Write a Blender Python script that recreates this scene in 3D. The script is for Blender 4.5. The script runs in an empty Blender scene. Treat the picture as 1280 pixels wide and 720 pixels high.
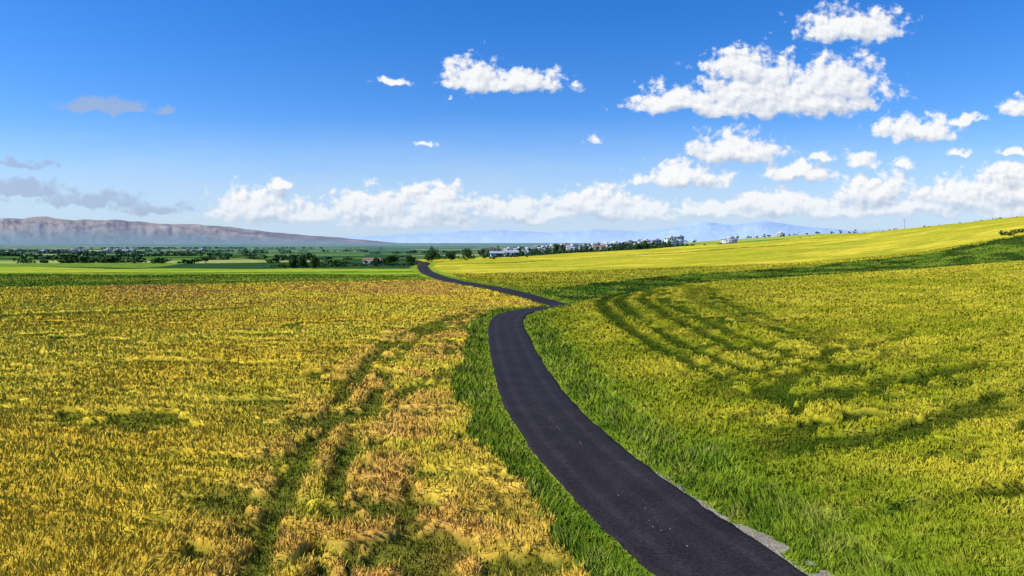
import bpy, math, random
import numpy as np
from mathutils import Vector
rng=np.random.default_rng(7); random.seed(7)
scene=bpy.context.scene
scene.view_settings.view_transform='Standard'
scene.view_settings.look='None'
scene.view_settings.exposure=0
CAMZ=10.0
# ---------------------------------------------------------------- noise
def hsh(ix,iy,seed):
    n=(ix.astype(np.int64)*374761393+iy.astype(np.int64)*668265263+seed*1442695041)&0xffffffff
    n=((n^(n>>13))*1274126177)&0xffffffff
    n=n^(n>>16)
    return (n&0xffffff)/float(0xffffff)
def vn(x,y,seed=0):
    ix=np.floor(x);iy=np.floor(y);fx=x-ix;fy=y-iy
    fx=fx*fx*(3-2*fx);fy=fy*fy*(3-2*fy)
    a=hsh(ix,iy,seed);b=hsh(ix+1,iy,seed);c=hsh(ix,iy+1,seed);d=hsh(ix+1,iy+1,seed)
    return (a*(1-fx)+b*fx)*(1-fy)+(c*(1-fx)+d*fx)*fy
def fbm(x,y,o=3,seed=0):
    s=0;a=.5;t=0
    for i in range(o):
        s=s+a*vn(x*2**i+i*17.3,y*2**i-i*9.1,seed+i);t+=a;a*=.5
    return s/t
def sstep(a,b,x):
    t=np.clip((x-a)/(b-a),0,1);return t*t*(3-2*t)
# ---------------------------------------------------------------- terrain
U=np.array([-.164,0,.094,.246,.422,.598,.75,1.24])
D=np.array([[0]*8,[60]*8,
 [100,100,108,125,133,142,150,170],
 [115,115,126,145,152,160,168,190],
 [140,142,152,180,195,205,210,235],
 [400,420,430,450,430,425,420,450],
 [530]*8,[700]*8,[1200]*8,[4000]*8,[50000]*8],float)
Z=np.array([[0]*8,[0,0,.2,.6,1.0,1.5,1.8,2.5],
 [0,0,.15,2.1,3.1,4.3,5.8,8],
 [-.2,-1.3,-1.7,-.3,.6,2,3.5,5],
 [0,.0,.1,1.3,2.7,6.1,12.3,17],
 [-.5,1.1,3.2,6.8,12.5,20,26.7,34],
 [-2,-1,1,4.5,10,18,24,32],
 [-3,0,3,9.5,18.5,22,22,30],
 [-8,-8,-8,-8,-5,0,5,5],[-10]*8,[-10]*8],float)
def raw(u,d):
    dk=[np.interp(u,U,D[k]) for k in range(len(D))];zk=[np.interp(u,U,Z[k]) for k in range(len(D))]
    z=zk[0].copy()
    for k in range(len(D)-1):
        t=np.clip((d-dk[k])/(dk[k+1]-dk[k]),0,1)
        z=np.where(d>=dk[k],zk[k]+(zk[k+1]-zk[k])*t,z)
    return z
def polar(x,y):
    az=np.clip(np.arctan2(x,y),-1.1,1.1);r=np.hypot(x,y)
    return np.tan(az),r*np.cos(az)
def terr(x,y):
    x=np.asarray(x,float);y=np.asarray(y,float)
    u,d=polar(x,y)
    z=.3*raw(u,d)+.2*raw(u,d*.965)+.2*raw(u,d*1.035)+.15*raw(u-.04,d)+.15*raw(u+.04,d)
    z=z+(fbm(x/38,y/38,2,5)-.5)*(.5*sstep(30,70,d)+.9*sstep(190,300,d))
    return z
def terr1(x,y): return float(terr(np.array([x]),np.array([y]))[0])
# ---------------------------------------------------------------- road curve
RC=[(18,-14),(13,-2),(10,8),(7.6,15),(6.24,20.5),(5.18,23.9),(3.97,28.7),(2.75,34.5),(1.45,43.3),(.55,54.3),(-.2,67.2),
 (-.7,83.6),(.3,94.5),(3.4,102.8),(6.8,110.5),(8.8,118),(8.1,125.5),(4.2,132.5),(-2,144.6),(-9.4,161),(-17.5,183),(-26,218),(-34,262),(-38,290),(-42,330),(-60,400),(-95,480)]
def catmull(P,n=8):
    P=[np.array(p,float) for p in P];P=[2*P[0]-P[1]]+P+[2*P[-1]-P[-2]];o=[]
    for i in range(1,len(P)-2):
        for k in range(n):
            t=k/n;a,b,c,d=P[i-1:i+3]
            o.append(.5*(2*b+(c-a)*t+(2*a-5*b+4*c-d)*t*t+(3*b-a-3*c+d)*t**3))
    o.append(P[-2]);return np.array(o)
def sdist(x,y,C):
    best=np.full(x.shape,1e9);side=np.ones(x.shape)
    for i in range(len(C)-1):
        ax,ay=C[i];bx,by=C[i+1];vx,vy=bx-ax,by-ay;L=vx*vx+vy*vy+1e-9
        t=np.clip(((x-ax)*vx+(y-ay)*vy)/L,0,1)
        dx=x-ax-t*vx;dy=y-ay-t*vy;dd=dx*dx+dy*dy
        m=dd<best
        best=np.where(m,dd,best);side=np.where(m,np.sign(vy*(x-ax)-vx*(y-ay)),side)
    return np.sqrt(best),side
roadL=catmull(RC,3)
HW=2.05
trR=catmull([(17,114),(13.6,104),(12.2,84),(12.4,64.6),(13.6,51),(15.6,44),(18.2,39.3),(22,35.5),(30,31.5),(40,28)],4)
trL=catmull([(-4,96),(-8,82),(-10.3,70),(-10.4,54),(-9.2,38),(-8.3,29),(-6.9,21.5),(-5.5,15)],4)
trL2=catmull([(-24,60),(-19,48),(-15,40),(-13.5,33)],4)
trL3=catmull([(-2,104),(-6.5,88),(-6.6,66),(-5.6,50),(-6.2,40),(-5.6,32),(-4.6,24),(-3.6,15)],4)
def lin(*c): return np.array(c,float)
HAZE=lin(.16,.27,.30)  # aerial haze tint, mixed into the colours of far land and trees
# ---------------------------------------------------------------- land cover
def cover(x,y):
    """top rgb, bottom rgb, blade height, is-grass, road distance, canopy height"""
    n=len(x);u,d=polar(x,y)
    rd,side=sdist(x,y,roadL)
    k2=np.interp(u,U,D[2]);k4=np.interp(u,U,D[4]);k5=np.interp(u,U,D[5])
    wob=(fbm(x/5,y/5,3,11)-.5)
    big=fbm(x/22,y/14,3,21);med=fbm(x/4,y/3,3,31);fine=fbm(x/.9,y/.6,2,41);cl=fbm(x/.45,y/.4,2,43)
    top=np.zeros((n,3));bot=np.zeros((n,3));h=np.zeros(n);gr=np.zeros(n);cz=np.zeros(n)
    def mix(a,b,t): return a*(1-t[:,None])+b*t[:,None]
    def put(m,t,b,hh,g=0,c=0):
        top[m]=t[m];bot[m]=b[m];h[m]=hh[m] if hasattr(hh,'__len__') else hh;gr[m]=g
        cz[m]=c[m] if hasattr(c,'__len__') else c
    one=np.ones((n,3))
    a=.12;px=x*math.cos(a)+y*math.sin(a);py=-x*math.sin(a)+y*math.cos(a)
    sz=1+np.floor(np.clip(d/900,0,3));cy=np.floor(py/(55*sz)+.6*vn(px/260,py*0,3));cx=np.floor(px/(170*sz)+hsh(cy,cy*0,8)*5)
    r1=hsh(cx,cy,51);r2=hsh(cx,cy,52)
    g=mix(one*lin(.06,.14,.025),one*lin(.18,.28,.035),r1)
    g=np.where((r2>.8)[:,None],one*lin(.36,.36,.11),g);g=np.where((r2<.35)[:,None],one*lin(.03,.08,.025),g)
    g=g*(.75+.5*med[:,None])
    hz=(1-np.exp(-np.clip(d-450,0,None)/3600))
    g=mix(g,one*HAZE,hz*.92)  # distance haze baked into the field colour
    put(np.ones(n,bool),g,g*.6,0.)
    L=side<0;R=~L
    # green field left
    Yb=177+43*np.clip(u,-.9,0)+wob*4
    gf=mix(one*lin(.18,.31,.025),one*lin(.40,.45,.04),sstep(.3,.7,fbm(x/40,y/9,3,61)))*(.8+.4*med[:,None])
    lim=262+u*(-20)
    m=L&(y>0)&(d>Yb-3)&(d<lim+wob*3);put(m,gf,gf*.6,.2,0,.1)
    line=np.exp(-((d-(236+30*np.clip(u+.3,-.5,.5)+wob*3))/2.0)**2)*(u<-.12)
    m=L&(line>.25);put(m,one*lin(.035,.08,.02),one*lin(.02,.05,.01),.5)
    rag=fbm(x/1.1,y/.8,3,94)-.5
    near=1-.62*sstep(40,95,d)
    # gold left field
    gold=mix(one*lin(.97,.65,.055),one*lin(.97,.73,.065),sstep(.35,.65,big))
    gold=mix(gold,one*lin(.76,.66,.045),sstep(.58,.80,fbm(x/9,y/5,3,71))*.5)
    dT,sT=sdist(x,y,trL);dT2,_=sdist(x,y,trL2);dT3,_=sdist(x,y,trL3)
    org=np.exp(-(np.minimum(dT,dT3)/3.4)**2)*sstep(.32,.56,fbm(x/2.5,y/2.5,2,72))*.9+sstep(95,118,d)*(u>-.6)*sstep(.40,.60,fbm(x/20,y/5,3,73))*.9
    org+=np.exp(-((x-.0)/3.5)**2-((y-22)/10)**2)*.6
    gold=mix(gold,one*lin(.94,.50,.10),np.clip(org,0,1))
    ph=y*.93+x*.36+3*vn(x/18,y/18,81)
    rows=.5+.5*np.sin(ph*2*math.pi/1.5)
    rows2=.5+.5*np.sin((ph+1.5*fbm(x/6,y/3,2,83))*2*math.pi/4.6)
    strk=sstep(.50,.66,fbm((x*.93-y*.36)/7,ph/.9,4,84))
    gold=mix(gold,one*lin(.60,.49,.04),(.22*strk+.14*rows2**3*sstep(.35,.6,med)+.24*rows**3*sstep(60,30,d)*sstep(.3,.6,big)))
    dM=np.minimum(dT,dT3)
    lodL=sstep(.535,.575,fbm(x/2.8+3,y/1.8,4,91)+rag*.22)*np.exp(-(dM/5)**2)*(y<92)
    lodL=np.maximum(lodL,sstep(.64,.675,fbm(x/5,y/2.6,4,92)+rag*.18)*(y<85)*.9)
    tw=.36*(1+y/55)*(.5+1.1*vn(x/1.3,y/1.3,96))
    brk=fbm(x/2.6,y/3.6,3,93)+rag*.8
    tk=np.clip(np.exp(-((dT-1.0)/tw)**4)*sstep(.26,.46,brk+.06)*(y<97),0,1)
    tk=np.maximum(tk,np.exp(-((dT3-.9)/(tw*.8))**4)*sstep(.36,.56,brk)*(y<100)*.9)
    tk=np.maximum(tk,np.exp(-((dT2-.8)/.3)**4)*.5*sstep(.35,.6,brk))
    lodL=np.maximum(lodL,tk)
    ln=np.exp(-((y-(89+(x+67)*.45+wob*3))/2.6)**4)*(x<-38)*(x>-130)
    lodL=np.maximum(lodL,ln)
    gold=mix(gold,one*lin(.09,.15,.014),lodL*.88)
    cg=.46*(1-.88*lodL*near)-.10*rows*sstep(70,25,d)-.08*rows2*near-.08*strk*near+.10*(med-.5)+.14*(fine-.5)*near
    hh=.22*(.45+.5*fine+.75*cl)*(1-.45*lodL)
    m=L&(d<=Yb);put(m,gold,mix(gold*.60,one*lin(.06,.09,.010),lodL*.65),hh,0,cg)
    # right field
    rf=mix(one*lin(.42,.43,.020),one*lin(.68,.58,.040),sstep(.35,.68,fbm(x/6,y/4,3,101)))
    rf=mix(rf,one*lin(.23,.33,.018),sstep(11,3.5,rd)*.75+.35*sstep(.5,.7,big))
    rf=mix(rf,one*lin(.76,.62,.07),sstep(.55,.8,fine)*.4)
    rf=mix(rf,one*lin(.75,.56,.06),sstep(22,34,x)*sstep(50,28,y)*.55)
    rf=mix(rf,one*lin(.70,.56,.05),sstep(60,110,d)*sstep(.4,.6,fbm(x/16,y/8,3,102))*.5)
    dR,sR=sdist(x,y,trR)
    t=np.zeros(n);tw=.40*(1+y/48)*(.65+.8*vn(x/1.5,y/1.5,96))
    for o,wt in ((0,1),(2.6,1),(6.2,.95),(8.8,.95),(13.5,.6),(16,.6)):
        t=np.maximum(t,np.exp(-((dR*sR+o)/tw)**4)*wt*(sstep(.15,.32,fbm(x/3,y/4,3,97)+rag*.6+.08)))
    ph=y*.85-x*.42+4*vn(x/25,y/25,111)
    rr=.5+.5*np.sin(ph*2*math.pi/2.2)
    strk=sstep(.50,.64,fbm((x*.85+y*.42)/6,ph/.9,4,114))
    win=np.exp(-((x-20-.12*(y-40))/8)**2)*sstep(27,36,y)*sstep(118,104,y)
    lod=sstep(.535,.565,fbm(x/2.6+9,y/1.6,4,112)+rag*.2)*np.clip(win*1.3,0,1)*(win>.25)*np.where(sR<0,1-.45*sstep(12,3,dR),1)
    lod=np.maximum(lod,sstep(.595,.625,fbm(x/6,ph/1.1,4,113)+rag*.14)*sstep(8,14,x)*sstep(75,55,y)*.9)
    lod=np.clip(np.maximum(lod,t),0,1)
    rf=mix(rf,one*lin(.20,.26,.015),.32*strk+.18*rr**2*sstep(.3,.6,med))
    rf=mix(rf,one*lin(.035,.08,.008),lod*.92)
    cr_=.44*(1-.88*lod*near)-.10*rr*near-.09*strk*near+.10*(med-.5)+.14*(fine-.5)*near
    h2=.20*(.45+.5*fine+.75*cl)*(1-.45*lod)
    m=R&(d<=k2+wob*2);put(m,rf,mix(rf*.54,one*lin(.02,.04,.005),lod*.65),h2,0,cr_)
    # ditch/bank
    bk=mix(one*lin(.09,.19,.018),one*lin(.24,.32,.03),sstep(.3,.7,med))
    bk=mix(bk,one*lin(.035,.075,.013),sstep(.50,.60,fbm(x/9,y/5,3,121))*.85)
    m=R&(d>k2+wob*2)&(d<k4+wob*9+1)&(y>0);put(m,bk,bk*.5,.30*(.5+fine))
    # far golden field
    ff=mix(one*lin(.50,.45,.03),one*lin(.73,.58,.05),sstep(.3,.7,fbm(x/30,y/16,3,131)))
    ff=mix(ff,one*lin(.26,.34,.025),sstep(.5,.72,fbm(x/26,y/10,3,132))*.5+.4*sstep(60,0,d-k4)*(x<60))
    ff=mix(ff,one*lin(.30,.33,.025),.6*sstep(.5,.60,fbm(x/14,(y-x*.2)/2.5,4,133)))
    ff=ff*(.85+.3*fine[:,None])
    m=R&(d>=k4+wob*9+1)&(d<k5-wob*10)&(y>0);put(m,ff,ff*.6,.25,0,.1)
    m2=m&(np.abs(d-(k4+(k5-k4)*.62+25*u))<2.6)&(u<.4);put(m2,bk*.5,bk*.3,.4)
    m=R&(d>=k5-wob*10)&(d<900)&(u>.12);
    hf=mix(one*lin(.12,.26,.03),one*lin(.38,.42,.06),sstep(.4,.6,vn(x/60,y/40,141)));put(m,hf,hf*.5,0.)
    # verge
    vl=np.where(L,3.8,4.3)+wob*2.8+fine*.8+cl*.6
    vg=mix(one*lin(.10,.20,.014),one*lin(.33,.43,.03),sstep(.25,.75,med*.5+cl*.5))
    vg=mix(vg,one*lin(.56,.50,.12),sstep(.58,.75,fine)*.35)
    edge=sstep(1.0,0,vl-rd)
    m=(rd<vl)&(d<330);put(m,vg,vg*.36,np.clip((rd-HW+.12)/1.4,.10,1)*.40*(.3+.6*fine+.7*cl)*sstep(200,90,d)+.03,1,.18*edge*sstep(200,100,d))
    # earthy gravel shoulder on the right edge
    gvw=(-.05+.75*sstep(.35,.65,fbm(x/1.6,y/1.6,3,151)))*sstep(29,23,y)
    gv=(rd<HW+gvw)&R&(rd>HW-.2)&(y<29)
    put(gv,mix(one*lin(.30,.25,.18),one*lin(.13,.16,.04),sstep(.5,.7,cl))*(.6+.6*fine[:,None]),one*.1,0.,1)
    h[rd<HW+.05]=0;cz[rd<HW+.3]=0
    return top,bot,h,gr,rd,cz
# ---------------------------------------------------------------- mesh helper
def mesh_np(name,V,F,col=None,mat=None,smooth=False):
    me=bpy.data.meshes.new(name);V=np.asarray(V,np.float32);F=np.asarray(F,np.int32)
    me.vertices.add(len(V));me.vertices.foreach_set('co',V.ravel())
    k=F.shape[1];me.loops.add(F.size);me.loops.foreach_set('vertex_index',F.ravel())
    me.polygons.add(len(F));me.polygons.foreach_set('loop_start',np.arange(0,F.size,k,dtype=np.int32))
    try: me.polygons.foreach_set('loop_total',np.full(len(F),k,np.int32))
    except Exception: pass
    if smooth: me.polygons.foreach_set('use_smooth',np.ones(len(F),bool))
    if col is not None:
        a=me.attributes.new('Col','FLOAT_COLOR','POINT');c=np.ones((len(V),4),np.float32);c[:,:3]=col;a.data.foreach_set('color',c.ravel())
    me.update(calc_edges=True)
    ob=bpy.data.objects.new(name,me);scene.collection.objects.link(ob)
    if mat: me.materials.append(mat)
    return ob
def grid_faces(nr,nc):
    i=np.arange(nr-1)[:,None]*nc+np.arange(nc-1)[None,:];i=i.ravel()
    return np.stack([i,i+1,i+nc+1,i+nc],1)
# ---------------------------------------------------------------- materials
def newmat(name):
    m=bpy.data.materials.new(name);m.use_nodes=True;nt=m.node_tree;nt.nodes.clear()
    out=nt.nodes.new('ShaderNodeOutputMaterial');return m,nt,out
def N(nt,t,**k):
    n=nt.nodes.new(t)
    for a,b in k.items(): setattr(n,a,b)
    return n
def plain(name,col,rough=.8,nscale=2.0,var=.25,spec=.2,metal=0):
    m,nt,out=newmat(name);b=N(nt,'ShaderNodeBsdfPrincipled');b.inputs['Roughness'].default_value=rough;b.inputs['Specular IOR Level'].default_value=spec;b.inputs['Metallic'].default_value=metal
    g=N(nt,'ShaderNodeNewGeometry');no=N(nt,'ShaderNodeTexNoise');no.inputs['Scale'].default_value=nscale;no.inputs['Detail'].default_value=5
    nt.links.new(g.outputs['Position'],no.inputs['Vector'])
    r=N(nt,'ShaderNodeValToRGB');r.color_ramp.elements[0].position=.3;r.color_ramp.elements[1].position=.7
    r.color_ramp.elements[0].color=tuple(c*(1-var) for c in col)+(1,);r.color_ramp.elements[1].color=tuple(min(1,c*(1+var*.6)) for c in col)+(1,)
    nt.links.new(no.outputs['Fac'],r.inputs[0]);nt.links.new(r.outputs[0],b.inputs['Base Color']);nt.links.new(b.outputs[0],out.inputs[0]);return m
def foliage(name,up=.75):
    m,nt,out=newmat(name);at=N(nt,'ShaderNodeAttribute');at.attribute_name='Col'
    g=N(nt,'ShaderNodeNewGeometry')
    s=N(nt,'ShaderNodeVectorMath',operation='SCALE');s.inputs['Scale'].default_value=.45;nt.links.new(g.outputs['Normal'],s.inputs[0])
    a=N(nt,'ShaderNodeVectorMath',operation='ADD');a.inputs[1].default_value=(0,0,up);nt.links.new(s.outputs[0],a.inputs[0])
    nn=N(nt,'ShaderNodeVectorMath',operation='NORMALIZE');nt.links.new(a.outputs[0],nn.inputs[0])
    d=N(nt,'ShaderNodeBsdfDiffuse');nt.links.new(at.outputs['Color'],d.inputs['Color'])
    nt.links.new(nn.outputs[0],d.inputs['Normal']);nt.links.new(d.outputs[0],out.inputs[0]);return m
M_crop=foliage('crop_blades',.9);M_leaf=foliage('tree_leaves',.4)
M_ground,nt,out=newmat('field_ground')
at=N(nt,'ShaderNodeAttribute');at.attribute_name='Col';b=N(nt,'ShaderNodeBsdfDiffuse')
g=N(nt,'ShaderNodeNewGeometry');mult=None
for sc,lo,hi in ((2.2,.60,1.3),(.17,.80,1.2)):
    mp=N(nt,'ShaderNodeMapping');mp.inputs['Scale'].default_value=(1,1.4,1);nt.links.new(g.outputs['Position'],mp.inputs[0])
    no=N(nt,'ShaderNodeTexNoise');no.inputs['Scale'].default_value=sc;no.inputs['Detail'].default_value=4;no.inputs['Roughness'].default_value=.7
    nt.links.new(mp.outputs[0],no.inputs['Vector'])
    mr=N(nt,'ShaderNodeMapRange');mr.inputs[1].default_value=.3;mr.inputs[2].default_value=.7;mr.inputs[3].default_value=lo;mr.inputs[4].default_value=hi;nt.links.new(no.outputs['Fac'],mr.inputs[0])
    if mult is None: mult=mr.outputs[0]
    else:
        q=N(nt,'ShaderNodeMath',operation='MULTIPLY');nt.links.new(mult,q.inputs[0]);nt.links.new(mr.outputs[0],q.inputs[1]);mult=q.outputs[0]
sc=N(nt,'ShaderNodeVectorMath',operation='SCALE');nt.links.new(at.outputs['Color'],sc.inputs[0]);nt.links.new(mult,sc.inputs['Scale'])
nt.links.new(sc.outputs[0],b.inputs['Color']);nt.links.new(b.outputs[0],out.inputs[0])
# asphalt
M_road,nt,out=newmat('asphalt')
b=N(nt,'ShaderNodeBsdfPrincipled');b.inputs['Roughness'].default_value=.85;b.inputs['Specular IOR Level'].default_value=.12
at=N(nt,'ShaderNodeAttribute');at.attribute_name='Col'
g=N(nt,'ShaderNodeNewGeometry')
def noise(s,d=5):
    no=N(nt,'ShaderNodeTexNoise');no.inputs['Scale'].default_value=s;no.inputs['Detail'].default_value=d;nt.links.new(g.outputs['Position'],no.inputs['Vector']);return no
n1=noise(9,8);n2=noise(.5,4)
mr=N(nt,'ShaderNodeMapRange');mr.inputs[1].default_value=.3;mr.inputs[2].default_value=.7;mr.inputs[3].default_value=.55;mr.inputs[4].default_value=1.5;nt.links.new(n1.outputs['Fac'],mr.inputs[0])
mr2=N(nt,'ShaderNodeMapRange');mr2.inputs[1].default_value=.3;mr2.inputs[2].default_value=.7;mr2.inputs[3].default_value=.8;mr2.inputs[4].default_value=1.25;nt.links.new(n2.outputs['Fac'],mr2.inputs[0])
q=N(nt,'ShaderNodeMath',operation='MULTIPLY');nt.links.new(mr.outputs[0],q.inputs[0]);nt.links.new(mr2.outputs[0],q.inputs[1])
sc=N(nt,'ShaderNodeVectorMath',operation='SCALE');nt.links.new(at.outputs['Color'],sc.inputs[0]);nt.links.new(q.outputs[0],sc.inputs['Scale'])
nt.links.new(sc.outputs[0],b.inputs['Base Color'])
bp=N(nt,'ShaderNodeBump');bp.inputs['Strength'].default_value=.4;bp.inputs['Distance'].default_value=.02;n3=noise(40,3);nt.links.new(n3.outputs['Fac'],bp.inputs['Height']);nt.links.new(bp.outputs[0],b.inputs['Normal'])
nt.links.new(b.outputs[0],out.inputs[0])
# ---------------------------------------------------------------- terrain mesh
azf=np.radians(np.linspace(-50,50,620))
az=np.concatenate([np.radians(np.linspace(-180,-51,40)),azf,np.radians(np.linspace(51,180,40))])
rr=[.5,4,8,11]
while rr[-1]<900: rr.append(rr[-1]*1.0058)
while rr[-1]<45000: rr.append(rr[-1]*1.03)
rr=np.array(rr)
A,Rr=np.meshgrid(az,rr);X=(Rr*np.sin(A)).ravel();Y=(Rr*np.cos(A)).ravel()
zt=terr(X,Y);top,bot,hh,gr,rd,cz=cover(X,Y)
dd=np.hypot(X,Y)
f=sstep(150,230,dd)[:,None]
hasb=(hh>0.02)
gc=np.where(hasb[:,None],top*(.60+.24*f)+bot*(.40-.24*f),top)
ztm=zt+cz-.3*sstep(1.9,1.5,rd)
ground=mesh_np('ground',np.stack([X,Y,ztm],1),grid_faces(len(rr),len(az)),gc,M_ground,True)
# ---------------------------------------------------------------- road mesh
offs=np.array([-HW-.12,-HW,-1.85,-1.5,-1.2,-.85,-.4,0,.4,.85,1.2,1.5,1.85,HW,HW+.12])
V=[];C=[]
fine_road=catmull(RC,24);T=np.gradient(fine_road,axis=0);T/=np.linalg.norm(T,axis=1)[:,None];Nn=np.stack([T[:,1],-T[:,0]],1)
for j,o in enumerate(offs):
    wig=np.zeros(len(fine_road))
    if j in (1,13): wig=(vn(np.arange(len(fine_road))*.35,np.zeros(len(fine_road)),300+j)-.5)*.14
    P=fine_road+Nn*(o+wig)[:,None]
    dcen=np.hypot(P[:,0],P[:,1])
    z=terr(P[:,0],P[:,1])+.05+.0007*dcen+.03*(1-(o/HW)**2)
    if j in (0,14): z-=.28
    V.append(np.stack([P[:,0],P[:,1],z],1))
    base=.019
    if abs(abs(o)-1.2)<.1: base=.027
    if abs(o)<.1: base=.024
    C.append(np.tile(np.array([base*1.12,base*.92,base*.98]),(len(P),1)))
V=np.stack(V,1).reshape(-1,3);C=np.stack(C,1).reshape(-1,3)
mesh_np('asphalt_road',V,grid_faces(len(fine_road),len(offs)),C,M_road,True)
pv=[];pf=[]
for (sx,sy) in [(4.6,24.8),(5.2,22.9),(4.9,23.6),(5.3,25.4),(4.2,26.6),(2.2,38),(3.1,33.5),(5.9,21.7),(2.6,36)]:
    for q in range(random.randint(1,3)):
        cx=sx+random.gauss(0,.22);cy=sy+random.gauss(0,.3);r=random.uniform(.02,.05);i0=len(pv);k=9
        for a in range(k):
            rad=r*random.uniform(.6,1.3);px=cx+math.cos(a*6.283/k)*rad*.8;py=cy+math.sin(a*6.283/k)*rad*1.6
            pv.append((px,py,terr1(px,py)+.05+.0007*math.hypot(px,py)+.036))
        pf.append(tuple(range(i0,i0+k)))
me=bpy.data.meshes.new('road_stains');me.from_pydata(pv,[],pf);ob=bpy.data.objects.new('road_stains',me);scene.collection.objects.link(ob);me.materials.append(plain('pale_stain',(.13,.125,.13)))
# ---------------------------------------------------------------- blades
def blades(n,a,b):
    u=rng.uniform(-.98,.98,n);d=(a**.4+rng.random(n)*(b**.4-a**.4))**2.5
    x=u*d;y=d
    tp,bt,h,g,rdd,cz=cover(x,y)
    k=h>.03;x,y,d,tp,bt,h,g,cz=x[k],y[k],d[k],tp[k],bt[k],h[k],g[k],cz[k];n=len(x)
    z=terr(x,y)+cz
    h=h*rng.uniform(.6,1.3,n)
    w=.028*(d/20)**.88*rng.uniform(.7,1.4,n)
    w=np.minimum(w,.38)
    th=rng.uniform(0,2*np.pi,n);lean=rng.uniform(.1,.95,n)*h
    la=2*np.pi*fbm(x/3,y/3,2,201)*1.5+rng.normal(0,1.4,n)
    lx=np.cos(la)*lean;ly=np.sin(la)*lean
    wx=np.cos(th)*w/2;wy=np.sin(th)*w/2
    V=np.empty((n,4,3),np.float32)
    m=np.where(g>0,.40,.62)
    V[:,0]=np.stack([x,y,z-.06],1)
    V[:,1]=np.stack([x+lx*m*.8-wx,y+ly*m*.8-wy,z+h*m],1)
    V[:,2]=np.stack([x+lx,y+ly,z+h],1)
    V[:,3]=np.stack([x+lx*m*.8+wx,y+ly*m*.8+wy,z+h*m],1)
    br=rng.uniform(.76,1.14,n)[:,None];hue=rng.normal(0,.045,n)
    tp=tp*br;tp[:,0]*=1+hue;tp[:,1]*=1-hue*.4
    C=np.empty((n,4,3),np.float32)
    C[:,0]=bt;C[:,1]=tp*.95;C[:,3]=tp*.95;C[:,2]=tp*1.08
    return V,np.clip(C,0,.93),g
V,C,g=blades(880000,12.5,215)
def emit(name,m):
    v=V[m].reshape(-1,3);c=C[m].reshape(-1,3);F=np.arange(len(v)).reshape(-1,4);return mesh_np(name,v,F,c,M_crop)
emit('wheat_crop',g<.5);emit('verge_grass',g>.5)
# loose stones of the shoulder
n=7000;yy=rng.uniform(14,29,n);cxr=np.interp(yy,fine_road[:,1],fine_road[:,0]);xx=cxr+HW*1.06+rng.random(n)**1.6*1.1
_,_,hh_,_,rr_,_=cover(xx,yy);k=(rr_>HW+.02)&(hh_<.12);xx,yy=xx[k],yy[k];n=len(xx);zz=terr(xx,yy)
s=rng.uniform(.010,.035,n);ang=rng.uniform(0,6.28,n);V4=[]
for a in range(4): V4.append(np.stack([xx+np.cos(ang+a*1.57)*s*rng.uniform(.7,1.3,n),yy+np.sin(ang+a*1.57)*s*rng.uniform(.7,1.3,n),zz-.005],1))
V4.append(np.stack([xx,yy,zz+s*.8],1));V4=np.stack(V4,1)
base=(np.arange(n)*5)[:,None,None];F3=(base+np.array([[0,1,4],[1,2,4],[2,3,4],[3,0,4]])[None]).reshape(-1,3)
C4=np.repeat(rng.uniform(.14,.48,(n,1))*np.array([[1,.90,.72]]),5,axis=0)
mesh_np('gravel',V4.reshape(-1,3),F3,C4,M_crop)
# ---------------------------------------------------------------- mountains
M_mount,nt,out=newmat('mountain_slope');at=N(nt,'ShaderNodeAttribute');at.attribute_name='Col';df=N(nt,'ShaderNodeBsdfDiffuse');nt.links.new(at.outputs['Color'],df.inputs[0]);nt.links.new(df.outputs[0],out.inputs[0])
def mountain(name,prof,d0,depth,seed,colA,colB,colC,rough):
    nu=700;us=np.linspace(prof[0][0],prof[-1][0],nu);P=np.array(prof)
    crest=np.interp(us,P[:,0],P[:,1]);k=np.hanning(15);k/=k.sum();crest=np.convolve(np.pad(crest,7,'edge'),k,'valid')
    nr=50;V=[];C=[]
    for j in range(nr):
        t=j/(nr-1);d=d0+depth*t
        env=math.sin(min(1,t/.75)*math.pi/2)**1.3 if t<.75 else math.cos((t-.75)/.25*math.pi/2)
        y=np.full_like(us,d)
        nz=fbm(us*26+seed,np.full_like(us,t*4),5,seed);gull=np.abs(fbm(us*55,np.full_like(us,t*2.4),4,seed+5)-.5)*2
        H=(crest*d+10)*env*(1+(nz-.5)*rough*(1.3-t))
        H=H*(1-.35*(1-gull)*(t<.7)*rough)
        V.append(np.stack([us*d,y,H-14],1))
        nz2=fbm(us*30,np.full_like(us,t*7),4,seed+9)
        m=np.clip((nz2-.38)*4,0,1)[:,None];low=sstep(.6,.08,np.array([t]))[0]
        c=colA*(1-m)+colB*m;c=c*(1-low)+colC*low;C.append(c*(.9+.2*gull[:,None]))  # bluish haze painted over the lower slopes
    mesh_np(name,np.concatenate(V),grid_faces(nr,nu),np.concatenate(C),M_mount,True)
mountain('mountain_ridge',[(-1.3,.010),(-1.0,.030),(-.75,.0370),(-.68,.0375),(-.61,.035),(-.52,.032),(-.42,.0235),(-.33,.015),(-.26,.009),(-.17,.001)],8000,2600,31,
 lin(.20,.20,.225),lin(.34,.30,.285),lin(.19,.26,.29),.42)  # slope colours already greyed by aerial haze
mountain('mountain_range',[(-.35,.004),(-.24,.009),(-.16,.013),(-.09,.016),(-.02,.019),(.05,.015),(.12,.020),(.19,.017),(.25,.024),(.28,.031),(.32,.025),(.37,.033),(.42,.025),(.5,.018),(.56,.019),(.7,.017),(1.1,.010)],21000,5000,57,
 lin(.35,.49,.67),lin(.38,.52,.70),lin(.43,.56,.70),.15)  # aerial haze baked in as sky-blue slope colours
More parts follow.
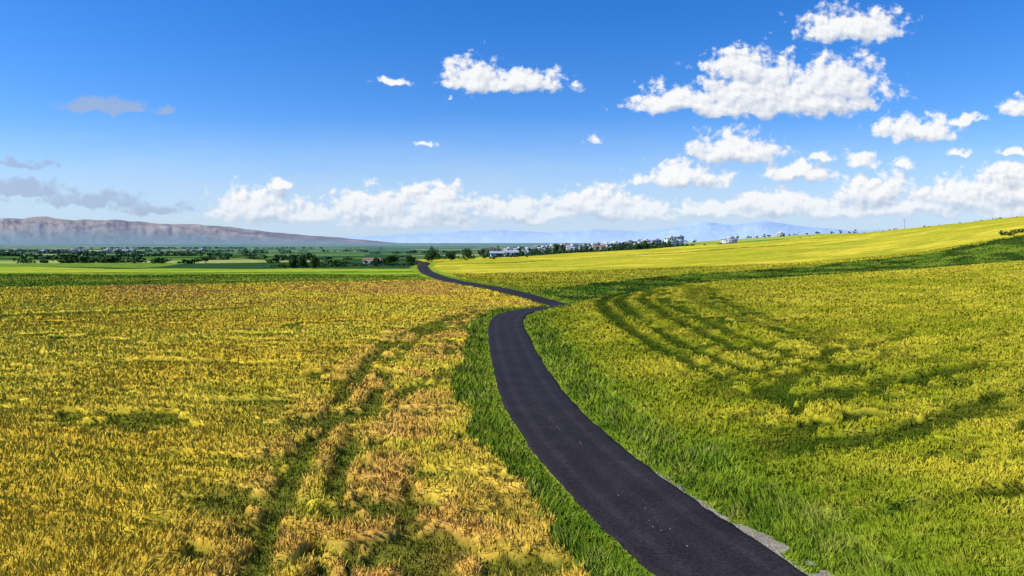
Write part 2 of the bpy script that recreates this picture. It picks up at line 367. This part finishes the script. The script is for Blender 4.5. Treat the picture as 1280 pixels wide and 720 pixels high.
# ---------------------------------------------------------------- trees
M_bark=plain('bark',(.09,.065,.045),.95,4)
def crown(V,C,F,cx,cy,cz,rx,rz,nl,ls,rg,dark=1.0):
    nc=max(5,int(nl/45));cc=rg.normal(0,1,(nc,3));cc/=np.linalg.norm(cc,axis=1)[:,None];cc*=rg.uniform(.25,.85,(nc,1))
    which=rg.integers(0,nc,nl);cr=rg.uniform(.22,.42,nc)
    p=rg.normal(0,1,(nl,3));p/=np.linalg.norm(p,axis=1)[:,None];p*=rg.uniform(.6,1.05,(nl,1))
    pos=cc[which]+p*cr[which][:,None]
    pos*=np.array([rx,rx,rz]);pos+=np.array([cx,cy,cz])
    a=rg.normal(0,1,(nl,3));a/=np.linalg.norm(a,axis=1)[:,None];b=np.cross(a,rg.normal(0,1,(nl,3)));b/=np.linalg.norm(b,axis=1)[:,None]
    s=ls*rg.uniform(.6,1.3,(nl,1));i0=sum(len(v) for v in V)
    V.append(np.stack([pos-a*s,pos-b*s*.6,pos+a*s,pos+b*s*.6],1).reshape(-1,3))
    tone=(rg.uniform(.6,1.35,nc)[which]*rg.uniform(.75,1.25,nl))[:,None]*np.array([.05,.10,.024])*dark
    C.append(np.repeat(tone,4,axis=0));F.append(np.arange(i0,i0+4*nl).reshape(-1,4))
def tube(V,F,p,q,r0,r1,k=7):
    p=np.array(p,float);q=np.array(q,float);d=q-p;d/=np.linalg.norm(d);a=np.cross(d,[.3,1,.2]);a/=np.linalg.norm(a);b=np.cross(d,a)
    i0=sum(len(v) for v in V);an=np.arange(k)*2*np.pi/k;ring=np.cos(an)[:,None]*a+np.sin(an)[:,None]*b
    V.append(np.concatenate([p+ring*r0,q+ring*r1]));F.append(np.array([[i0+i,i0+(i+1)%k,i0+k+(i+1)%k,i0+k+i] for i in range(k)]))
def empty(name,x,y,z):
    e=bpy.data.objects.new(name,None);e.location=(x,y,z);scene.collection.objects.link(e);return e
def tree(x,y,h,w,seed,kind='broadleaf_tree'):
    rg=np.random.default_rng(seed);e=empty(kind,x,y,terr1(x,y)-.1)
    V=[];F=[];tube(V,F,(0,0,0),(.1,0,h*.38),.05*h*.6,.03*h*.6)
    for i in range(6):
        a=i*1.05+rg.uniform(0,.6);q=(math.cos(a)*w*.28,math.sin(a)*w*.28,h*rg.uniform(.55,.8));tube(V,F,(.1,0,h*rg.uniform(.25,.38)),q,.018*h,.006*h,5)
    t=mesh_np('trunk',np.concatenate(V),np.concatenate(F),None,M_bark);t.parent=e
    V=[];C=[];F=[];crown(V,C,F,0,0,h*.54,w*.5,h*.47,1500,.26 if h<6 else .34,rg)
    c=mesh_np('crown',np.concatenate(V),np.concatenate(F),np.concatenate(C),M_leaf);c.parent=e
for i,(x,y,h,w) in enumerate([(-40,341,7.8,8.2),(-77,267,5.4,4.6),(-84,275,4.4,4.2),(-89,277,4.6,4.6),(-53.6,305,5.0,6.5),(-47,316,4.2,5.5),(-33,370,6,6),(-61,306,3.6,4.4),(-26,400,6,7),(-57,310,4.2,5)]):
    tree(x,y,h,w,500+i)
def mass(name,pts,seed,dark=1.0,nl=130,haze=0):
    rg=np.random.default_rng(seed);V=[];C=[];F=[]
    for (x,y,h,w) in pts:
        z=terr1(x,y);crown(V,C,F,x,y,z+h*.38,w*.5,h*.55,nl,.10*max(h,w)*.8,rg,dark)
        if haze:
            k=haze*(1-math.exp(-max(0,y-300)/3500));C[-1]=C[-1]*(1-k)+HAZE*k  # leaf colour fades to the haze tint with distance
        tube(V,F,(x,y,z-.2),(x,y,z+h*.4),.2,.12,5);C.append(np.tile([.06,.045,.03],(10,1)))
    mesh_np(name,np.concatenate(V),np.concatenate(F),np.concatenate(C),M_leaf)
rg=np.random.default_rng(77)
pts=[]
for i in range(300):
    u=rg.choice([rg.uniform(-.07,.24),rg.normal(.07,.06),rg.normal(.17,.05)]);d=rg.uniform(445,720)
    h=rg.uniform(3.5,8.0)*(1 if u<.25 else .6);pts.append((u*d,d,h,h*rg.uniform(.8,1.5)))
for u0,u1,d0,nn in ((.03,.24,488,50),(.24,.32,560,12),(.32,.50,690,20),(-.12,.02,400,26)):
    for t in np.linspace(0,1,nn):
        u=u0+(u1-u0)*t+rg.normal(0,.004);d=d0+rg.normal(0,12);h=rg.uniform(1.6,3.8);pts.append((u*d,d,h,h*1.6))
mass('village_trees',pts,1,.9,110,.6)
pts=[]
for i in range(90):
    x=rg.uniform(-100,-42);y=283+(x+98)*.25+rg.normal(0,4);h=rg.uniform(.8,2.2);pts.append((x,y,h,h*2.2))
mass('hedgerow',pts,2,.9,60)
pts=[]
for (n,ua,ub,da,db) in ((40,-.75,-.15,335,345),(50,-.78,-.20,430,445),(90,-.8,-.1,600,615),(120,-.8,-.1,900,925),(130,-.8,-.1,1300,1350),(120,-.8,-.05,2000,2100)):
    ca=rg.uniform(ua,ub,6)
    for i in range(n):
        u=rg.choice(ca)+rg.uniform(-.08,.08);d=da+(db-da)*rg.random();h=rg.uniform(1.4,3.2)*(1+d/2000);pts.append((u*d,d,h,h*3.8))
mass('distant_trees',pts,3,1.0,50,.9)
pts=[]
for i in range(26):
    u=rg.uniform(.72,.86);d=rg.uniform(214,228);h=rg.uniform(1.0,2.6);pts.append((u*d,d,h,h*1.9))
for i in range(26):
    u=rg.uniform(.3,.62);d=np.interp(u,U,D[3])+rg.normal(8,4);h=rg.uniform(.8,1.8);pts.append((u*d,d,h,h*1.9))
for i in range(34):
    u=rg.uniform(.42,.75);d=np.interp(u,U,D[5])+rg.normal(0,6);h=rg.uniform(.5,1.1);pts.append((u*d,d,h,h*2.4))
mass('bushes',pts,4,.9,60)
# ---------------------------------------------------------------- buildings
M_white=plain('white_plaster',(.62,.62,.62),.9,.6,.12);M_cream=plain('cream_plaster',(.46,.42,.37),.9,.6,.15);M_grey=plain('raw_concrete',(.32,.32,.33),.9,.6,.2)
M_glass=plain('window_glass',(.05,.06,.08),.2,1,.2,.5);M_tile=plain('roof_tile',(.26,.15,.11),.85,1.5,.3);M_slab=plain('roof_slab',(.34,.34,.34),.9,.6,.2);M_blue=plain('sheet_roof',(.34,.40,.47),.6,.5,.15);M_door=plain('door_paint',(.12,.07,.04),.6)
def boxes(name,L,mat,par):
    V=[];F=[]
    for (x0,x1,y0,y1,z0,z1) in L:
        i=len(V);V+=[(x0,y0,z0),(x1,y0,z0),(x1,y1,z0),(x0,y1,z0),(x0,y0,z1),(x1,y0,z1),(x1,y1,z1),(x0,y1,z1)]
        F+=[(i,i+3,i+2,i+1),(i+4,i+5,i+6,i+7),(i,i+1,i+5,i+4),(i+1,i+2,i+6,i+5),(i+2,i+3,i+7,i+6),(i+3,i,i+4,i+7)]
    o=mesh_np(name,V,F,None,mat);o.parent=par;return o
def house(u,d,w,dp,h,st,wall,roof,rot=0,name='village_house'):
    x=u*d;e=empty(name,x,d,terr1(x,d)-.3);e.rotation_euler=(0,0,rot);h+=.3
    boxes('walls',[(-w/2,w/2,-dp/2,dp/2,0,h)],wall,e)
    if roof=='flat':
        t=.35;boxes('roof',[(-w/2-t,w/2+t,-dp/2-t,dp/2+t,h+.002,h+.25)],M_slab,e)
        p=h+.252;boxes('parapet',[(-w/2,w/2,-dp/2,-dp/2+.2,p,p+.6),(-w/2,w/2,dp/2-.2,dp/2,p,p+.6),(-w/2,-w/2+.2,-dp/2+.203,dp/2-.203,p,p+.6),(w/2-.2,w/2,-dp/2+.203,dp/2-.203,p,p+.6)],wall,e)
        boxes('stair_head',[(-w*.1,w*.2,-1,1.5,p,p+1.9)],wall,e)
        boxes('water_tank',[(w*.28,w*.38,-.8,.3,p,p+1.2)],M_slab,e)
    else:
        rm=M_tile if roof=='tile' else M_blue;t=.5;r=dp*.24
        V=[(-w/2-t,-dp/2-t,h),(w/2+t,-dp/2-t,h),(w/2+t,dp/2+t,h),(-w/2-t,dp/2+t,h),(-w/2-t,0,h+r),(w/2+t,0,h+r)]
        me=bpy.data.meshes.new('roof');me.from_pydata([(a,b,c+.003) for a,b,c in V],[],[(0,1,5,4),(2,3,4,5),(0,4,3),(1,2,5),(3,2,1,0)]);me.materials.append(rm);o=bpy.data.objects.new('roof',me);scene.collection.objects.link(o);o.parent=e
    W=[];sh=(h-.3)/st
    for s in range(st):
        n=max(2,int(w/2.6))
        for i in range(n):
            if s==0 and i==n//2: continue
            cx=-w/2+(i+.5)*w/n;z0=.3+s*sh+sh*.35;W.append((cx-.6,cx+.6,-dp/2-.06,-dp/2+.1,z0,z0+sh*.42))
        n=max(1,int(dp/3.5))
        for i in range(n):
            cy=-dp/2+(i+.5)*dp/n;z0=.3+s*sh+sh*.35
            for sx in (-1,1): W.append((sx*w/2-.06,sx*w/2+.06,cy-.6,cy+.6,z0,z0+sh*.42))
    boxes('windows',W,M_glass,e)
    n=max(2,int(w/2.6));cx=-w/2+(n//2+.5)*w/n;boxes('door',[(cx-.6,cx+.6,-dp/2-.07,-dp/2+.1,0,min(2.5,h-.2))],M_door,e)
    if st>1 and roof=='flat': boxes('balcony',[(-w*.42,w*.1,-dp/2-1.2,-dp/2-.062,sh+.25,sh+.4),(-w*.42,w*.1,-dp/2-1.2,-dp/2-1.1,sh+.402,sh+1.2)],wall,e)
H=[(.010,600,8,7,4.0,1,M_white,'flat'),(.036,620,8,7,5.0,2,M_grey,'flat'),(.058,600,8,7,5.5,2,M_white,'flat'),(.080,640,8,7,5.5,2,M_cream,'tile'),(.098,620,10,7,3.2,1,M_white,'tile'),
(.118,580,8,7,5.0,2,M_white,'flat'),(.150,500,12,9,6.0,2,M_white,'flat'),(.172,660,9,7,5,2,M_grey,'flat'),(.196,650,9,7,5.5,2,M_white,'flat'),(.212,640,8,7,5.4,2,M_grey,'flat'),
(.232,610,8,7,7.6,3,M_white,'flat'),(.245,614,7,7,8.2,3,M_white,'flat'),(.318,560,11,7,4.8,2,M_white,'flat'),(.393,690,7,5,2.6,1,M_white,'flat'),
(-.03,620,8,7,3.5,1,M_white,'tile'),(-.005,660,9,7,4,1,M_white,'flat'),
(.022,500,7,6,4.4,2,M_white,'flat'),(.045,520,7,6,5.0,2,M_white,'flat'),(.066,490,6,6,4.4,2,M_cream,'flat'),(.072,560,8,7,5.6,2,M_white,'flat'),(.088,500,7,6,4.8,2,M_white,'flat'),(.105,530,7,6,5.0,2,M_grey,'flat'),(.128,510,7,6,4.4,2,M_cream,'tile'),(.138,560,7,6,5.6,2,M_white,'flat'),(.162,540,7,6,5.0,2,M_cream,'flat'),(.186,560,7,6,4.8,2,M_white,'flat'),(.205,560,6,6,4.8,2,M_grey,'flat')]
for i,q in enumerate(H): house(*q,rot=random.uniform(-.1,.6))
house(-.022,450,9,6,2.4,1,M_white,'sheet',.05,'farm_shed');house(.000,455,8,6,2.6,1,M_grey,'sheet',.1,'farm_shed')
house(-.205,335,8,5,1.9,1,M_cream,'tile',.1,'farm_house');house(-.187,340,4,4,1.8,1,M_white,'tile',-.1,'farm_house')
for i in range(22):
    u=random.choice([random.uniform(-.67,-.54),random.uniform(-.66,-.56),random.uniform(-.75,-.3)]);house(u,random.uniform(1250,1500),random.uniform(7,12),7,random.choice([2.6,4.0]),random.choice([1,2]),random.choice([M_white,M_grey,M_cream]),'flat',random.uniform(-.6,.6))
M_pole=plain('galvanised_steel',(.25,.25,.25),.6)
for (u,d) in ((.33,445),(.575,432),(.24,470),(.42,600),(.14,450)):
    x=u*d;e=empty('utility_pole',x,d,terr1(x,d)-.3);V=[];F=[];tube(V,F,(0,0,0),(0,0,6.5),.13,.08,8);tube(V,F,(-1.1,0,6.0),(1.1,0,6.0),.05,.05,6);tube(V,F,(-.8,0,5.4),(.8,0,5.4),.05,.05,6)
    for sx in (-1,0,1): tube(V,F,(sx,0,6.0),(sx,0,6.3),.05,.05,6)
    o=mesh_np('pole_and_crossarms',np.concatenate(V),np.concatenate(F),None,M_pole);o.parent=e
# ---------------------------------------------------------------- light
EL=math.radians(47);toS=Vector((-.95,-.18,0)).normalized();AZ=math.atan2(toS.x,toS.y)
toS=Vector((toS.x*math.cos(EL),toS.y*math.cos(EL),math.sin(EL)))
sl=bpy.data.lights.new('sun','SUN');sl.energy=5.0;sl.angle=math.radians(.5);sl.color=(1,.96,.88)
so=bpy.data.objects.new('sun',sl);so.rotation_euler=toS.to_track_quat('Z','Y').to_euler();so.location=(0,0,200);scene.collection.objects.link(so)
# ---------------------------------------------------------------- world
w=bpy.data.worlds.new('World');scene.world=w;w.use_nodes=True;nt=w.node_tree;nt.nodes.clear();lk=nt.links.new
try: w.cycles.sampling_method='MANUAL';w.cycles.sample_map_resolution=256
except Exception: pass
out=N(nt,'ShaderNodeOutputWorld')
sky=N(nt,'ShaderNodeTexSky');sky.sky_type='NISHITA';sky.sun_disc=False;sky.sun_elevation=EL;sky.altitude=100;sky.air_density=1.0;sky.dust_density=.3;sky.ozone_density=3.0
sky.sun_rotation=AZ%(2*math.pi)
hs=N(nt,'ShaderNodeHueSaturation');hs.inputs['Saturation'].default_value=1.4;hs.inputs['Value'].default_value=1.2;lk(sky.outputs[0],hs.inputs['Color'])
tn=N(nt,'ShaderNodeMix',data_type='RGBA',blend_type='MULTIPLY');tn.inputs[0].default_value=1;lk(hs.outputs[0],tn.inputs[6]);tn.inputs[7].default_value=(.78,.89,1.20,1)
bg=N(nt,'ShaderNodeBackground');bg.inputs[1].default_value=.115;lk(tn.outputs[2],bg.inputs[0])
tc=N(nt,'ShaderNodeTexCoord');sp=N(nt,'ShaderNodeSeparateXYZ');lk(tc.outputs['Generated'],sp.inputs[0])
def M(op,a,b=None,c=None,clamp=False,tree=None):
    n=(tree or nt).nodes.new('ShaderNodeMath');n.operation=op;n.use_clamp=clamp
    for i,q in enumerate((a,b,c)):
        if q is None: continue
        if isinstance(q,(int,float)): n.inputs[i].default_value=q
        else: (tree or nt).links.new(q,n.inputs[i])
    return n.outputs[0]
yy=M('MAXIMUM',sp.outputs[1],.02);uu=M('DIVIDE',sp.outputs[0],yy);vv=M('DIVIDE',sp.outputs[2],yy)
cb=N(nt,'ShaderNodeCombineXYZ');lk(uu,cb.inputs[0]);lk(vv,cb.inputs[1]);P=cb.outputs[0]
def VM(op,a,b=None,c=None,tree=None):
    t=tree or nt;n=t.nodes.new('ShaderNodeVectorMath');n.operation=op
    for i,q in enumerate((a,b,c)):
        if q is None: continue
        if isinstance(q,tuple): n.inputs[i].default_value=q
        else: t.links.new(q,n.inputs[i])
    return n
def noiseN(vec,s,d,r=.55,col=False):
    n=N(nt,'ShaderNodeTexNoise');n.noise_dimensions='2D';n.inputs['Scale'].default_value=s;n.inputs['Detail'].default_value=d;n.inputs['Roughness'].default_value=r;lk(vec,n.inputs['Vector']);return n.outputs['Color' if col else 'Fac']
CL=[(.36,.228,.095,.046,0),(.470,.238,.078,.040,0),(.375,.206,.165,.025,0),(.245,.210,.078,.023,0),(.43,.215,.115,.034,0),(.495,.318,.085,.028,0),(.335,.262,.055,.024,.0),
(-.060,.243,.040,.030,0),(.012,.238,.070,.020,.0),(-.175,.237,.042,.011,.45),
(.325,.138,.070,.025,.0),(.250,.099,.070,.018,.0),(.420,.103,.050,.016,.0),(.590,.167,.062,.022,.0),(.510,.118,.028,.014,.15),(.452,.128,.022,.011,.15),(.572,.117,.022,.011,.2),(.668,.182,.038,.010,.25),(.725,.103,.044,.020,.0),(.662,.130,.026,.009,.2),(.74,.2,.022,.018,.0),(.735,.135,.030,.008,.25),
(.120,.150,.014,.010,.25),(-.132,.146,.026,.009,.45),(-.09,.209,.016,.008,.7),
(-.375,.054,.072,.032,.0),(-.30,.042,.09,.018,.1),(-.21,.054,.068,.028,0),(-.11,.058,.066,.031,0),(-.16,.036,.14,.018,.1),(0,.048,.06,.020,.0),(.06,.040,.08,.014,.1),(.12,.058,.068,.028,0),(.20,.047,.08,.018,.1),(.30,.048,.09,.016,.1),(.385,.060,.07,.018,.0),(.45,.052,.09,.018,.1),(.53,.080,.065,.028,.0),(.575,.054,.12,.020,.1),(.65,.070,.07,.025,.05),(.74,.082,.08,.032,0),(.78,.052,.14,.02,.1),(-.34,.084,.020,.011,.1)]
CG=[(-.600,.200,.062,.014,.0),(-.507,.198,.014,.009,.1),(-.715,.115,.05,.006,.0),(-.72,.080,.075,.015,.0),(-.62,.062,.085,.014,.0),(-.80,.07,.06,.02,.1),(-.52,.05,.07,.010,.15)]
cnt=[0]
def group(name,L):
    g=bpy.data.node_groups.new(name,'ShaderNodeTree');g.interface.new_socket(name='P',in_out='INPUT',socket_type='NodeSocketVector');g.interface.new_socket(name='F',in_out='OUTPUT',socket_type='NodeSocketFloat')
    gi=g.nodes.new('NodeGroupInput');go=g.nodes.new('NodeGroupOutput');acc=None
    for (cx,cy,sx,sy,wt) in L:
        cy=cy-sy*.35
        a=VM('MULTIPLY_ADD',gi.outputs[0],(1/sx,1/(sy*1.3),0),(-cx/sx,-cy/(sy*1.3),0),tree=g)
        b=VM('MULTIPLY',a.outputs[0],(-1,-2.4,0),tree=g);c=VM('MAXIMUM',a.outputs[0],b.outputs[0],tree=g);l=VM('LENGTH',c.outputs[0],tree=g).outputs['Value']
        if wt: l=M('ADD',l,wt,tree=g)
        acc=l if acc is None else M('MINIMUM',acc,l,tree=g)
    g.links.new(acc,go.inputs[0]);return g
def field(grp,vec):
    n=N(nt,'ShaderNodeGroup');n.node_tree=grp;lk(vec,n.inputs[0]);return n.outputs[0]
def mixs(f,a,b):
    n=N(nt,'ShaderNodeMixShader');lk(f,n.inputs[0]);lk(a,n.inputs[1]);lk(b,n.inputs[2]);return n.outputs[0]
wn=noiseN(P,26,2,.5,True);w1=VM('SUBTRACT',wn,(.5,.5,.5)).outputs[0];w2=VM('MULTIPLY',w1,(.030,.024,0)).outputs[0]
Pw=VM('ADD',P,w2).outputs[0];Pu=VM('ADD',Pw,(-.006,.013,0)).outputs[0]
Pst=VM('MULTIPLY',P,(1,1.2,1)).outputs[0];Pst2=VM('ADD',Pst,(-.005,.007,0)).outputs[0]
def puffs(vec,det):
    nz=noiseN(vec,36,det,.58)
    bl=M('ABSOLUTE',M('SUBTRACT',noiseN(vec,52,2,.5),.5))
    return M('ADD',M('MULTIPLY',M('SUBTRACT',nz,.5),1.8),M('MULTIPLY',M('SUBTRACT',.10,bl),1.0))
pA=puffs(Pst,8);pB=puffs(Pst2,4)
hz=N(nt,'ShaderNodeMapRange');hz.interpolation_type='SMOOTHSTEP';hz.inputs[1].default_value=.20;hz.inputs[2].default_value=.01;hz.inputs[4].default_value=.85;lk(vv,hz.inputs[0])
cir=M('MULTIPLY_ADD',noiseN(VM('MULTIPLY',P,(1,5,1)).outputs[0],5,6,.6),.9,.50)
bgh=N(nt,'ShaderNodeBackground');bgh.inputs[0].default_value=(.55,.71,.92,1);bgh.inputs[1].default_value=1
base_sky=mixs(M('MULTIPLY',hz.outputs[0],cir,clamp=True),bg.outputs[0],bgh.outputs[0])
bgg=N(nt,'ShaderNodeBackground');bgg.inputs[0].default_value=(.38,.47,.66,1);bgg.inputs[1].default_value=1
def touches(c,u0,u1,v0,v1):
    e=.05;return c[0]+c[2]*1.35+e>u0 and c[0]-c[2]*1.35-e<u1 and c[1]+c[3]*1.6+e*.7>v0 and c[1]-c[3]*1.6-e*.7<v1
def sector(u0,u1,v0,v1):
    L=[c for c in CL if touches(c,u0,u1,v0,v1)];Lg=[c for c in CG if touches(c,u0,u1,v0,v1)];s=base_sky;cnt[0]+=1
    if L:
        G=group('cloud_shapes_%d'%cnt[0],L)
        fA=M('ADD',pA,field(G,Pw));fB=M('ADD',pB,field(G,Pu))
        mr=N(nt,'ShaderNodeMapRange');mr.interpolation_type='SMOOTHSTEP';mr.inputs[1].default_value=1.22;mr.inputs[2].default_value=.66;mr.inputs[4].default_value=.98;lk(fA,mr.inputs[0])
        al=mr.outputs[0]
        fade=N(nt,'ShaderNodeMapRange');fade.inputs[1].default_value=.02;fade.inputs[2].default_value=.075;fade.inputs[3].default_value=.50;fade.inputs[4].default_value=1;lk(vv,fade.inputs[0])
        al=M('MULTIPLY',al,fade.outputs[0])
        sh=M('MULTIPLY_ADD',M('SUBTRACT',fB,fA),.50,.45,clamp=True)
        ramp=N(nt,'ShaderNodeValToRGB');lk(sh,ramp.inputs[0]);e=ramp.color_ramp.elements;e[0].position=.10;e[0].color=(.50,.58,.72,1);e[1].position=.66;e[1].color=(.97,.97,.98,1)
        bgc=N(nt,'ShaderNodeBackground');bgc.inputs[1].default_value=1.0;lk(ramp.outputs[0],bgc.inputs[0])
        s=mixs(al,s,bgc.outputs[0])
    if Lg:
        G=group('stratus_shapes_%d'%cnt[0],Lg)
        f2=M('MULTIPLY_ADD',pA,1.1,field(G,Pw));m2=N(nt,'ShaderNodeMapRange');m2.interpolation_type='SMOOTHSTEP';m2.inputs[1].default_value=1.35;m2.inputs[2].default_value=.5;m2.inputs[4].default_value=.72;lk(f2,m2.inputs[0])
        s=mixs(m2.outputs[0],s,bgg.outputs[0])
    return s
def splitu(us,v0,v1):
    if len(us)==2: return sector(us[0],us[1],v0,v1)
    k=len(us)//2
    return mixs(M('GREATER_THAN',uu,us[k]),splitu(us[:k+1],v0,v1),splitu(us[k:],v0,v1))
low=splitu([-9,-.44,-.13,.16,.42,9],-9,.12)
high=splitu([-9,-.28,.14,.42,9],.12,9)
s=mixs(M('GREATER_THAN',vv,.12),low,high)
gate=M('MULTIPLY',M('MULTIPLY',M('LESS_THAN',vv,.40),M('GREATER_THAN',vv,-.02)),M('MULTIPLY',M('LESS_THAN',M('ABSOLUTE',uu),1.1),M('GREATER_THAN',sp.outputs[1],.05)))
s=mixs(gate,bg.outputs[0],s)
lk(s,out.inputs[0])
# ---------------------------------------------------------------- camera
cd=bpy.data.cameras.new('camera');cd.sensor_width=36;cd.lens=24;cd.shift_y=-57/1280;cd.clip_start=.1;cd.clip_end=90000
co=bpy.data.objects.new('camera',cd);co.location=(0,0,CAMZ);co.rotation_euler=(math.radians(90),0,0);scene.collection.objects.link(co);scene.camera=co
